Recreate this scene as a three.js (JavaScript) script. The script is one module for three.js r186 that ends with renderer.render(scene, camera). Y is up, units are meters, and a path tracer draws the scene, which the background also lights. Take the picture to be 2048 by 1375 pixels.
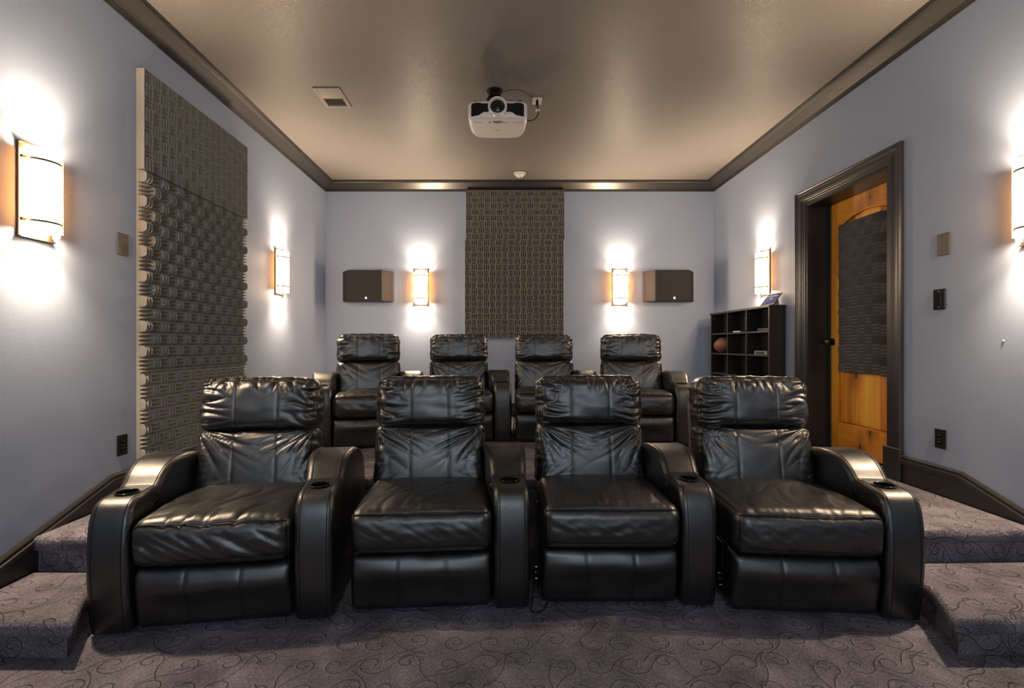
import * as THREE from 'three';
import { RoundedBoxGeometry } from 'three/addons/geometries/RoundedBoxGeometry.js';
import { ImprovedNoise } from 'three/addons/math/ImprovedNoise.js';
import { mergeGeometries, mergeVertices, toCreasedNormals } from 'three/addons/utils/BufferGeometryUtils.js';
import { RectAreaLightUniformsLib } from 'three/addons/lights/RectAreaLightUniformsLib.js';
import { Brush, Evaluator, SUBTRACTION } from 'three-bvh-csg';

// ---------------------------------------------------------------- camera, light, exposure
RectAreaLightUniformsLib.init();
const renderer = new THREE.WebGLRenderer({ antialias: true });
renderer.toneMapping = THREE.LinearToneMapping;
renderer.toneMappingExposure = 1.0;
renderer.shadowMap.enabled = true;
const scene = new THREE.Scene();
scene.background = new THREE.Color(0x000000);

const EYE = 1.23;                                    // camera above the lower floor
const camera = new THREE.PerspectiveCamera(2 * Math.atan(687.5 / 1000) * 180 / Math.PI, 2048 / 1375, 0.05, 40);
camera.position.set(0, EYE, 0);
camera.setViewOffset(2048, 1375, 17, -1.5, 2048, 1375);   // shifted lens: the lines into depth meet a little left of the centre

const LAMP_COLOR = new THREE.Color().setRGB(1.0, 0.745, 0.50);
const LAMP_POWER = 1.75, BEAM_POWER = 8.2;            // the two bulbs in a wall sconce: what comes through the glass, and out of the open ends
const FILL_COLOR = new THREE.Color().setRGB(0.80, 0.90, 1.0);
const FILL_POWER = 5.8;

// ---------------------------------------------------------------- room measures (metres; depth d = -z)
const XL = -2.225, XR = 2.63, ZB = -6.25, ZF = 2.6, CEIL = EYE + 2.02, PLAT = 0.33, STEP = 0.165;

// ---------------------------------------------------------------- helpers
const noise = new ImprovedNoise();
const N = (x, y, z = 0) => noise.noise(x, y, z);
const clamp = THREE.MathUtils.clamp, lerp = THREE.MathUtils.lerp;
const sst = (x, a, b) => THREE.MathUtils.smoothstep(x, a, b);
const R = (deg) => deg * Math.PI / 180;
function rng(seed) { let s = seed >>> 0; return () => { s = (s + 0x6d2b79f5) | 0; let t = Math.imul(s ^ (s >>> 15), 1 | s); t = (t + Math.imul(t ^ (t >>> 7), 61 | t)) ^ t; return ((t ^ (t >>> 14)) >>> 0) / 4294967296; }; }
const taken = new Map();
function numbered(name) { const k = taken.get(name) ?? 0; taken.set(name, k + 1); return k ? name + '_' + String(k).padStart(3, '0') : name; }
function part(name, geo, mat, parent) {
  const m = new THREE.Mesh(geo, mat); m.name = name; m.castShadow = m.receiveShadow = true; parent.add(m); return m;
}
function thing(name, label, category, pos = [0, 0, 0], turn = 0, group) {
  const o = new THREE.Group(); o.name = numbered(name); o.position.set(...pos); o.rotation.y = turn;
  o.userData = { label, category }; if (group) o.userData.group = group; scene.add(o); return o;
}
function single(name, geo, mat, label, category, group) {
  const o = part(numbered(name), geo, mat, scene); o.userData = { label, category }; if (group) o.userData.group = group; return o;
}
function struct(name, geo, mat, label) { const m = part(name, geo, mat, scene); m.userData.kind = 'structure'; if (label) m.userData.label = label; return m; }
function structGroup(name, label) { const g = new THREE.Group(); g.name = name; g.userData.kind = 'structure'; if (label) g.userData.label = label; scene.add(g); return g; }
const box = (w, h, d, x = 0, y = 0, z = 0) => new THREE.BoxGeometry(w, h, d).translate(x, y, z);
const rbox = (w, h, d, r, x = 0, y = 0, z = 0, s = 3) => new RoundedBoxGeometry(w, h, d, s, r).translate(x, y, z);
const tube = (pts, r, seg = 40, rad = 6, closed = false) => new THREE.TubeGeometry(new THREE.CatmullRomCurve3(pts.map((p) => p.isVector3 ? p : new THREE.Vector3(...p)), closed), seg, r, rad, closed);
function worldUV(geo, k = 1) {                       // uv in metres, from the way each face points
  const g = geo.index ? geo.toNonIndexed() : geo; g.computeVertexNormals === undefined || 0;
  const p = g.attributes.position, uv = new Float32Array(p.count * 2), a = new THREE.Vector3(), b = new THREE.Vector3(), c = new THREE.Vector3();
  for (let i = 0; i < p.count; i += 3) {
    a.fromBufferAttribute(p, i); b.fromBufferAttribute(p, i + 1); c.fromBufferAttribute(p, i + 2);
    const n = b.clone().sub(a).cross(c.clone().sub(a)), ax = Math.abs(n.x), ay = Math.abs(n.y), az = Math.abs(n.z);
    [a, b, c].forEach((v, j) => {
      const [u, w] = ax >= ay && ax >= az ? [v.z, v.y] : ay >= az ? [v.x, v.z] : [v.x, v.y];
      uv[(i + j) * 2] = u * k; uv[(i + j) * 2 + 1] = w * k;
    });
  }
  g.setAttribute('uv', new THREE.BufferAttribute(uv, 2)); return g;
}

// ---------------------------------------------------------------- textures
function dataTex(size, fn, srgb = false) {            // fn(u, v) -> [r, g, b] 0..1 or a number
  const d = new Uint8Array(size * size * 4);
  for (let y = 0; y < size; y++) for (let x = 0; x < size; x++) {
    const c = fn(x / size, y / size), o = (y * size + x) * 4;
    for (let k = 0; k < 3; k++) d[o + k] = clamp((c.length ? c[k] : c) * 255, 0, 255);
    d[o + 3] = 255;
  }
  const t = new THREE.DataTexture(d, size, size, THREE.RGBAFormat); t.wrapS = t.wrapT = THREE.RepeatWrapping;
  t.magFilter = THREE.LinearFilter; t.minFilter = THREE.LinearMipmapLinearFilter; t.generateMipmaps = true;
  if (srgb) t.colorSpace = THREE.SRGBColorSpace; t.needsUpdate = true; return t;
}
function lattice(seed) { const r = rng(seed), t = new Float32Array(256 * 256); for (let i = 0; i < t.length; i++) t[i] = r(); return t; }
const L1 = lattice(11), L2 = lattice(29);
function vn(L, u, v, f) {                             // value noise that repeats over the tile
  const x = u * f, y = v * f, x0 = Math.floor(x), y0 = Math.floor(y), fx = x - x0, fy = y - y0, s = (t) => t * t * (3 - 2 * t);
  const g = (i, j) => L[(((j % f) + f) % f % 256) * 256 + (((i % f) + f) % f % 256)];
  return lerp(lerp(g(x0, y0), g(x0 + 1, y0), s(fx)), lerp(g(x0, y0 + 1), g(x0 + 1, y0 + 1), s(fx)), s(fy));
}
function rep(t, n) { const c = t.clone(); c.repeat.set(n, n); c.needsUpdate = true; return c; }

// orange-peel paint relief
const peelTex = dataTex(512, (u, v) => 0.5 + 0.32 * (vn(L1, u, v, 64) - 0.5) + 0.28 * (vn(L2, u, v, 128) - 0.5) + 0.2 * (vn(L1, u, v, 24) - 0.5));
const knockTex = dataTex(512, (u, v) => { const n = 0.6 * vn(L1, u, v, 40) + 0.3 * vn(L2, u, v, 80) + 0.1 * vn(L1, u, v, 160); return sst(n, 0.38, 0.62); });
// leather pebble
const leatherTex = dataTex(512, (u, v) => {
  const G = 36, x = u * G, y = v * G, xi = Math.floor(x), yi = Math.floor(y); let d1 = 9, d2 = 9;
  for (let j = -1; j <= 1; j++) for (let i = -1; i <= 1; i++) {
    const cx = ((xi + i) % G + G) % G, cy = ((yi + j) % G + G) % G, px = xi + i + L1[cy * 256 + cx], py = yi + j + L2[cy * 256 + cx], d = Math.hypot(px - x, py - y);
    if (d < d1) { d2 = d1; d1 = d; } else if (d < d2) d2 = d;
  }
  return 0.2 + 0.8 * sst(d2 - d1, 0, 0.35);
});
const leatherRough = dataTex(256, (u, v) => 0.30 + 0.08 * vn(L1, u, v, 8) + 0.05 * vn(L2, u, v, 32));

// carved scroll carpet: one drawing gives relief, and paints groove shade and lit edges into colour
function carpetTextures() {
  const S = 1024, c = document.createElement('canvas'); c.width = c.height = S; const g = c.getContext('2d');
  g.fillStyle = '#808080'; g.fillRect(0, 0, S, S); g.lineCap = 'round'; g.lineJoin = 'round';
  const r = rng(77), curves = [];
  const spiral = (cx, cy, R0, a0, dir, turns) => {
    const pts = [];
    for (let i = 0; i <= 60; i++) { const t = i / 60, a = a0 + dir * t * turns * Math.PI * 2, q = R0 * (1 - 0.82 * Math.pow(t, 0.8)); pts.push([cx + Math.cos(a) * q, cy + Math.sin(a) * q]); }
    const [x0, y0] = pts[0], tx = Math.sin(a0) * dir, ty = -Math.cos(a0) * dir, nx = Math.cos(a0), ny = Math.sin(a0), tail = [];
    for (let i = 18; i > 0; i--) { const t = i / 18; tail.push([x0 + tx * R0 * 2.1 * t + nx * R0 * 1.15 * t * t, y0 + ty * R0 * 2.1 * t + ny * R0 * 1.15 * t * t]); }
    return tail.concat(pts);
  };
  const G = 7;
  for (let j = 0; j < G; j++) for (let i = 0; i < G; i++) {
    const cx = (i + 0.5 + (j % 2) * 0.5 + (r() - 0.5) * 0.35) * S / G, cy = (j + 0.5 + (r() - 0.5) * 0.35) * S / G;
    curves.push(spiral(cx, cy, S / G * (0.34 + 0.16 * r()), r() * 6.28, r() < 0.5 ? 1 : -1, 0.95 + 0.45 * r()));
  }
  const draw = (w, style, ox = 0, oy = 0) => {
    g.strokeStyle = style; g.lineWidth = w;
    for (const p of curves) for (const dx of [-S, 0, S]) for (const dy of [-S, 0, S]) { g.beginPath(); p.forEach(([x, y], k) => k ? g.lineTo(x + dx + ox, y + dy + oy) : g.moveTo(x + dx + ox, y + dy + oy)); g.stroke(); }
  };
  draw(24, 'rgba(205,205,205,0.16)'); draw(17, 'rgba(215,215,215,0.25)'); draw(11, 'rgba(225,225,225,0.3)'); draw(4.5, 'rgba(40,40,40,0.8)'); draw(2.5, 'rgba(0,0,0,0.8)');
  const img = g.getImageData(0, 0, S, S).data, at = (u, v) => img[((Math.floor(v * S) % S) * S + (Math.floor(u * S) % S)) * 4] / 255;
  const bump = dataTex(S, (u, v) => 0.85 * at(u, v) + 0.09 * vn(L1, u, v, 256) + 0.06 * vn(L2, u, v, 128));
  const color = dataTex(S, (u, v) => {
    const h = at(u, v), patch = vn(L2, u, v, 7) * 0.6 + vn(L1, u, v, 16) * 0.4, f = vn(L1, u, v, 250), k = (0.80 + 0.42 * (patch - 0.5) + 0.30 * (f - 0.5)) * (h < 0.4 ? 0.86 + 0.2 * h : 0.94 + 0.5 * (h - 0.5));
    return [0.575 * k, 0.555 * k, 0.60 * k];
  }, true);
  return { bump, color };
}
const CARPET = carpetTextures(), CT = 1 / 1.0;

// knotty alder, grain along v
function woodTexture() {
  const W = 512, H = 1024, c = document.createElement('canvas'); c.width = W; c.height = H; const g = c.getContext('2d'), im = g.createImageData(W, H), r = rng(5);
  const knots = Array.from({ length: 9 }, () => [r(), r(), 0.010 + 0.02 * r()]);
  for (let y = 0; y < H; y++) for (let x = 0; x < W; x++) {
    const u = x / W, v = y / H; let uu = u, dark = 0;
    for (const [kx, ky, kr] of knots) {
      const dx = u - kx, dy = (v - ky) * 2.0, d = Math.hypot(dx, dy * 0.6);
      uu += Math.sign(dx || 1) * kr * 0.9 * Math.exp(-(d * d) / (kr * kr * 10)); dark = Math.max(dark, Math.exp(-(d * d) / (kr * kr * 0.7)) * 0.9, Math.exp(-(d * d) / (kr * kr * 9)) * 0.35);
    }
    const n = N(uu * 9, v * 1.3, 3) * 0.5 + N(uu * 38, v * 2.2, 7) * 0.3 + N(uu * 130, v * 5, 1) * 0.2, broad = N(uu * 2.3, v * 0.9, 12);
    let k = 1 + 0.34 * n + 0.28 * broad; k *= 1 - 0.82 * dark;
    const o = (y * W + x) * 4; im.data[o] = clamp(250 * k, 0, 255); im.data[o + 1] = clamp(166 * Math.pow(Math.max(k, 0), 1.25), 0, 255); im.data[o + 2] = clamp(50 * Math.pow(Math.max(k, 0), 1.6), 0, 255); im.data[o + 3] = 255;
  }
  g.putImageData(im, 0, 0);
  const t = new THREE.CanvasTexture(c); t.colorSpace = THREE.SRGBColorSpace; t.wrapS = t.wrapT = THREE.RepeatWrapping; return t;
}
const woodV = woodTexture();
const woodH = woodV.clone(); woodH.rotation = Math.PI / 2; woodH.needsUpdate = true;

const std = (o) => new THREE.MeshPhysicalMaterial(o);
const lin = (r, g, b) => new THREE.Color().setRGB(r, g, b);
const M = {
  wall: std({ color: lin(0.325, 0.392, 0.525), roughness: 0.62, bumpMap: rep(peelTex, 5), bumpScale: 0.0003 }),
  ceiling: std({ color: lin(0.178, 0.164, 0.154), roughness: 0.38, bumpMap: rep(knockTex, 7), bumpScale: 0.0012 }),
  trim: std({ color: lin(0.028, 0.026, 0.0255), roughness: 0.36 }),
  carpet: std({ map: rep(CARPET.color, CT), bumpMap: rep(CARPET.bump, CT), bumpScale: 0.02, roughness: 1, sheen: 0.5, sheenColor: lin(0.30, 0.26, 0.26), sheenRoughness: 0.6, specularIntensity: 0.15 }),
  leather: std({ color: lin(0.005, 0.0048, 0.0048), roughness: 1, roughnessMap: rep(leatherRough, 2), bumpMap: rep(leatherTex, 9), bumpScale: 0.00015, specularIntensity: 1.0, ior: 2.0 }),
  seam: std({ color: lin(0.012, 0.011, 0.011), roughness: 0.45 }),
  plasticBlack: std({ color: lin(0.008, 0.008, 0.008), roughness: 0.35 }),
  plasticGloss: std({ color: lin(0.006, 0.006, 0.007), roughness: 0.12 }),
  chrome: std({ color: lin(0.6, 0.6, 0.6), roughness: 0.22, metalness: 1 }),
  bronze: std({ color: lin(0.10, 0.065, 0.035), roughness: 0.4, metalness: 0.85 }),
  brass: std({ color: lin(0.24, 0.15, 0.07), roughness: 0.3, metalness: 1 }),
  glow: std({ color: lin(0.85, 0.8, 0.72), roughness: 0.35, emissive: lin(1.0, 0.92, 0.78), emissiveIntensity: 2.0 }),
  amber: std({ color: lin(1.0, 0.50, 0.15), roughness: 1, transmission: 0.6, thickness: 0, side: THREE.DoubleSide }),
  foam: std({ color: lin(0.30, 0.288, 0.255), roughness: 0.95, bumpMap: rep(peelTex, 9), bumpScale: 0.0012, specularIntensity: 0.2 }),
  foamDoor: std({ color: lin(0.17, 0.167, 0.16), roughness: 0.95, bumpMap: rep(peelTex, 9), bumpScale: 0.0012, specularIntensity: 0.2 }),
  grille: std({ color: lin(0.033, 0.030, 0.031), roughness: 0.9, bumpMap: rep(leatherTex, 14), bumpScale: 0.0004 }),
  cabinet: std({ color: lin(0.040, 0.034, 0.033), roughness: 0.6 }),
  shelf: std({ color: lin(0.018, 0.0155, 0.014), roughness: 0.38 }),
  hole: std({ color: lin(0.35, 0.33, 0.3), roughness: 0.3, metalness: 0.8 }),
  wood: std({ map: woodV, roughness: 0.38, clearcoat: 0.3, clearcoatRoughness: 0.25 }),
  woodAcross: std({ map: woodH, roughness: 0.38, clearcoat: 0.3, clearcoatRoughness: 0.25 }),
  white: std({ color: lin(0.76, 0.74, 0.72), roughness: 0.35, clearcoat: 0.3, clearcoatRoughness: 0.2 }),
  cream: std({ color: lin(0.62, 0.56, 0.45), roughness: 0.5 }),
  lens: std({ color: lin(0.006, 0.007, 0.009), roughness: 0.28, clearcoat: 0.2, clearcoatRoughness: 0.1 }),
  plate: std({ color: lin(0.11, 0.10, 0.088), roughness: 0.42, metalness: 0.5 }),
  darkMetal: std({ color: lin(0.02, 0.02, 0.02), roughness: 0.4, metalness: 0.5 }),
  grey: std({ color: lin(0.20, 0.20, 0.20), roughness: 0.4 }),
  ball: std({ color: lin(0.15, 0.045, 0.022), roughness: 0.5, bumpMap: rep(leatherTex, 3), bumpScale: 0.0006 }),
  lace: std({ color: lin(0.6, 0.56, 0.5), roughness: 0.7 }),
  vent: std({ color: lin(0.24, 0.215, 0.19), roughness: 0.4 }),
};

// ---------------------------------------------------------------- room shell
const TH = 0.19;
struct('wall_back', worldUV(box(XR - XL + 2 * TH, CEIL + 0.2, TH, (XL + XR) / 2, (CEIL + 0.2) / 2 - 0.1, ZB - TH / 2)), M.wall);
struct('wall_front', worldUV(box(XR - XL + 2 * TH, CEIL + 0.2, TH, (XL + XR) / 2, (CEIL + 0.2) / 2 - 0.1, ZF + TH / 2)), M.wall);
struct('wall_left', worldUV(box(TH, CEIL + 0.2, ZF - ZB, XL - TH / 2, (CEIL + 0.2) / 2 - 0.1, (ZF + ZB) / 2)), M.wall);
struct('ceiling', worldUV(box(XR - XL + 2 * TH, 0.15, ZF - ZB + 2 * TH, (XL + XR) / 2, CEIL + 0.075, (ZF + ZB) / 2)), M.ceiling);
// right wall with the doorway
const D0 = 3.41, D1 = 4.345, DTOP = EYE + 1.215, DX = XR + TH;      // opening, door plane
{
  const s = new THREE.Shape(); s.moveTo(-ZF, -0.1); s.lineTo(-ZB, -0.1); s.lineTo(-ZB, CEIL + 0.1); s.lineTo(-ZF, CEIL + 0.1);
  const h = new THREE.Path(); h.moveTo(D0, PLAT); h.lineTo(D0, DTOP); h.lineTo(D1, DTOP); h.lineTo(D1, PLAT); s.holes.push(h);
  const g = new THREE.ExtrudeGeometry(s, { depth: TH, bevelEnabled: false }); g.rotateY(Math.PI / 2).translate(XR, 0, 0);   // shape x -> -z
  struct('wall_right', worldUV(g), M.wall);
}
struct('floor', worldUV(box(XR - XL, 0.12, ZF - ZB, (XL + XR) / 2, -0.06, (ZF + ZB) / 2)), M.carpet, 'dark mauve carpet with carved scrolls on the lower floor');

// carpeted platform and steps: rounded tread lip over a set-back riser
function plan(pts) { const s = new THREE.Shape(); pts.forEach(([x, d], i) => i ? s.lineTo(x, d) : s.moveTo(x, d)); return s; }
function carpetSlab(pts, y0, y1, round) {
  const th = y1 - y0, r = Math.min(round, th / 2 - 0.001);
  const g = new THREE.ExtrudeGeometry(plan(pts), { depth: th - 2 * r, bevelEnabled: true, bevelThickness: r, bevelSize: r, bevelOffset: -r, bevelSegments: 5, curveSegments: 4 });
  g.rotateX(-Math.PI / 2).translate(0, y0 + r, 0);
  return toCreasedNormals(worldUV(g), R(50));
}
function riserSlab(pts, y0, y1) { const g = new THREE.ExtrudeGeometry(plan(pts), { depth: y1 - y0, bevelEnabled: false }); g.rotateX(-Math.PI / 2).translate(0, y0, 0); return worldUV(g); }
const e = 0.001;
{
  const g = structGroup('floor_platform', 'carpeted upper platform under the back row');
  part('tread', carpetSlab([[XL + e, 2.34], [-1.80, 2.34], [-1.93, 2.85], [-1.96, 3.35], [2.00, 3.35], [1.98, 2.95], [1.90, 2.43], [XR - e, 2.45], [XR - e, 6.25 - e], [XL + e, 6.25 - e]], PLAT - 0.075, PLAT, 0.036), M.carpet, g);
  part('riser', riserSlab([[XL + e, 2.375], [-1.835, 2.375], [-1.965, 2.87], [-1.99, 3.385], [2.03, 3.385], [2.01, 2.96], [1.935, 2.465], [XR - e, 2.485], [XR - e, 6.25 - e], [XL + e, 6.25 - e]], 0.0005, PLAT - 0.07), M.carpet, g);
}
{
  const g = structGroup('floor_step_left', 'carpeted step between the left wall and the front row');
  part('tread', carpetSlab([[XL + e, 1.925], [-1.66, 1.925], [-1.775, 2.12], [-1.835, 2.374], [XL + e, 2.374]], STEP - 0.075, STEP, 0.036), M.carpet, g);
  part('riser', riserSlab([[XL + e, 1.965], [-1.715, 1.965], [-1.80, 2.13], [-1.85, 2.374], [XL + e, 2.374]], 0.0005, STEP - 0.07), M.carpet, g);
}
{
  const g = structGroup('floor_step_right', 'carpeted step between the right wall and the front row');
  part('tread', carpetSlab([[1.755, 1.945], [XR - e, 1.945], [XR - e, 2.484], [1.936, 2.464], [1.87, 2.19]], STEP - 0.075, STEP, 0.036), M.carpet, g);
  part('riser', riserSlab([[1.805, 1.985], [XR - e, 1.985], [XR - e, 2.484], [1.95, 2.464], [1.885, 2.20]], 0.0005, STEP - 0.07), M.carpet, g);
}

// crown moulding: a profile swept along each wall, mitred at the corners; p = out from the wall, h = below the ceiling
const CROWN = [[0.128, 0], [0.128, 0.010], [0.119, 0.011], [0.119, 0.019], [0.111, 0.021], [0.109, 0.027]];
for (let i = 0; i <= 12; i++) { const t = i / 12; CROWN.push([0.106 - 0.080 * t - 0.010 * Math.sin(t * Math.PI * 2), 0.030 + 0.055 * t + 0.010 * Math.sin(t * Math.PI * 2) * 0.7]); }
CROWN.push([0.026, 0.091], [0.017, 0.092], [0.017, 0.098], [0.010, 0.099], [0.010, 0.107], [0, 0.107]);
function sweep(profile, A, B, inward, up, mitreA = 1, mitreB = 1) {  // A, B: Vector3 ends on the wall line
  const dir = B.clone().sub(A).normalize(), pos = [], idx = [];
  for (let i = 0; i < profile.length - 1; i++) {
    const k = pos.length / 3;
    for (const [p, h] of [profile[i], profile[i + 1]]) for (const [E, s] of [[A, mitreA], [B, -mitreB]]) { const v = E.clone().addScaledVector(dir, s * p).addScaledVector(inward, p).addScaledVector(up, h); pos.push(v.x, v.y, v.z); }
    idx.push(k, k + 1, k + 2, k + 1, k + 3, k + 2);
  }
  let g = new THREE.BufferGeometry(); g.setAttribute('position', new THREE.Float32BufferAttribute(pos, 3)); g.setIndex(idx);
  g = toCreasedNormals(mergeVertices(g, 1e-5), R(35)); return worldUV(g);
}
const V = (x, y, z) => new THREE.Vector3(x, y, z), DOWN = V(0, -1, 0);
struct('trim_1', sweep(CROWN, V(XL, CEIL, ZB), V(XR, CEIL, ZB), V(0, 0, 1), DOWN), M.trim, 'dark crown moulding along the back wall');
struct('trim_2', sweep(CROWN, V(XL, CEIL, ZF), V(XL, CEIL, ZB), V(1, 0, 0), DOWN), M.trim, 'dark crown moulding along the left wall');
struct('trim_3', sweep(CROWN, V(XR, CEIL, ZB), V(XR, CEIL, ZF), V(-1, 0, 0), DOWN), M.trim, 'dark crown moulding along the right wall');
struct('trim_4', sweep(CROWN, V(XR, CEIL, ZF), V(XL, CEIL, ZF), V(0, 0, -1), DOWN), M.trim, 'dark crown moulding along the front wall');

// baseboards: run along the platform, slope down with the steps, go on along the lower floor
function skirt(name, x, inward, segs, label) {          // segs: list of [d, topY]; board face and a cap moulding on top
  const g = structGroup(name, label);
  const face = new THREE.Shape(); segs.forEach(([d, y], i) => i ? face.lineTo(d, y) : face.moveTo(d, y));
  [...segs].reverse().forEach(([d, y]) => face.lineTo(d, y - 0.36 < 0 ? Math.max(0.0006, y - 0.36) : y - 0.36));
  const fg = new THREE.ExtrudeGeometry(face, { depth: 0.016, bevelEnabled: false }); fg.rotateY(Math.PI / 2);
  fg.translate(inward > 0 ? x : x - 0.016, 0, 0);
  part('board', worldUV(fg), M.trim, g);
  const prof = [[0, 0.006], [0.012, 0.006], [0.018, 0], [0.021, -0.004], [0.021, -0.011], [0.017, -0.013], [0.017, -0.019], [0.029, -0.022], [0.030, -0.03], [0.029, -0.052], [0.022, -0.056], [0.016, -0.058]];
  for (let i = 0; i < segs.length - 1; i++) {
    const A = V(x, segs[i][1], -segs[i][0]), B = V(x, segs[i + 1][1], -segs[i + 1][0]);
    part('cap_moulding', inward > 0 ? sweep(prof, A, B, V(1, 0, 0), V(0, 1, 0), 0, 0) : sweep(prof, B, A, V(-1, 0, 0), V(0, 1, 0), 0, 0), M.trim, g);
  }
}
const KNEE = 2.83, LOWD = 1.82, BB = 0.17;
skirt('baseboard_left', XL, 1, [[-2.59, BB - 0.01], [LOWD, BB - 0.01], [KNEE, PLAT + BB - 0.01], [6.24, PLAT + BB - 0.01]], 'dark sloping baseboard along the left wall');
skirt('baseboard_right', XR, -1, [[-2.59, BB], [LOWD, BB], [KNEE + 0.03, PLAT + BB], [3.285, PLAT + BB]], 'dark sloping baseboard along the right wall before the door');
skirt('baseboard_right_far', XR, -1, [[4.48, PLAT + BB], [6.24, PLAT + BB]], 'dark baseboard on the right wall beyond the door');
struct('baseboard_back', rbox(XR - XL - 0.05, BB, 0.018, 0.004, (XL + XR) / 2, PLAT + BB / 2, ZB + 0.009), M.trim, 'dark baseboard along the back wall');

// ---------------------------------------------------------------- door, jamb and casing
{
  const g = structGroup('trim_5', 'dark moulded casing and jamb around the doorway');
  const cas = [[0, 0.125], [0.020, 0.125], [0.030, 0.120], [0.030, 0.112], [0.024, 0.108], [0.024, 0.100]];
  for (let i = 0; i <= 6; i++) { const t = i / 6; cas.push([0.024 - 0.006 * Math.sin(t * Math.PI), 0.098 - 0.05 * t]); }
  cas.push([0.022, 0.046], [0.022, 0.038], [0.017, 0.034], [0.017, 0.022], [0.012, 0.018], [0.012, 0.004], [0.006, 0], [0, 0]);
  // profile entries: [out from wall, away from opening]; three mitred lengths
  const leg = (d, sign) => {
    const pos = [], idx = [];
    cas.forEach(([p, w]) => { for (const y of [PLAT + 0.0, DTOP + w]) pos.push(XR - p, y, -(d + sign * w)); });
    for (let i = 0; i < cas.length - 1; i++) { const k = i * 2; sign > 0 ? idx.push(k, k + 1, k + 2, k + 1, k + 3, k + 2) : idx.push(k, k + 2, k + 1, k + 1, k + 2, k + 3); }
    const q = new THREE.BufferGeometry(); q.setAttribute('position', new THREE.Float32BufferAttribute(pos, 3)); q.setIndex(idx); return worldUV(toCreasedNormals(q, R(35)));
  };
  const head = () => {
    const pos = [], idx = [];
    cas.forEach(([p, w]) => { pos.push(XR - p, DTOP + w, -(D0 - w), XR - p, DTOP + w, -(D1 + w)); });
    for (let i = 0; i < cas.length - 1; i++) { const k = i * 2; idx.push(k, k + 2, k + 1, k + 1, k + 2, k + 3); }
    const q = new THREE.BufferGeometry(); q.setAttribute('position', new THREE.Float32BufferAttribute(pos, 3)); q.setIndex(idx); return worldUV(toCreasedNormals(q, R(35)));
  };
  part('casing', leg(D0, -1), M.trim, g); part('casing', leg(D1, 1), M.trim, g); part('casing', head(), M.trim, g);
  const h = DTOP - PLAT;
  part('jamb', box(TH + 0.004, h, 0.018, XR + TH / 2, PLAT + h / 2, -D1 + 0.009), M.trim, g);
  part('jamb', box(TH + 0.004, h, 0.018, XR + TH / 2, PLAT + h / 2, -D0 - 0.009), M.trim, g);
  part('jamb', box(TH + 0.004, 0.018, D1 - D0 - 0.036, XR + TH / 2, DTOP - 0.009, -(D0 + D1) / 2), M.trim, g);
  part('door_stop', box(0.014, h - 0.02, 0.03, DX - 0.008, PLAT + (h - 0.02) / 2, -D1 + 0.03), M.trim, g);
  part('plinth_block', rbox(0.036, 0.215, 0.145, 0.006, XR - 0.018, PLAT + 0.1075, -(D0 - 0.058)), M.trim, g);
  part('plinth_block', rbox(0.036, 0.215, 0.145, 0.006, XR - 0.018, PLAT + 0.1075, -(D1 + 0.058)), M.trim, g);
}
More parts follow.
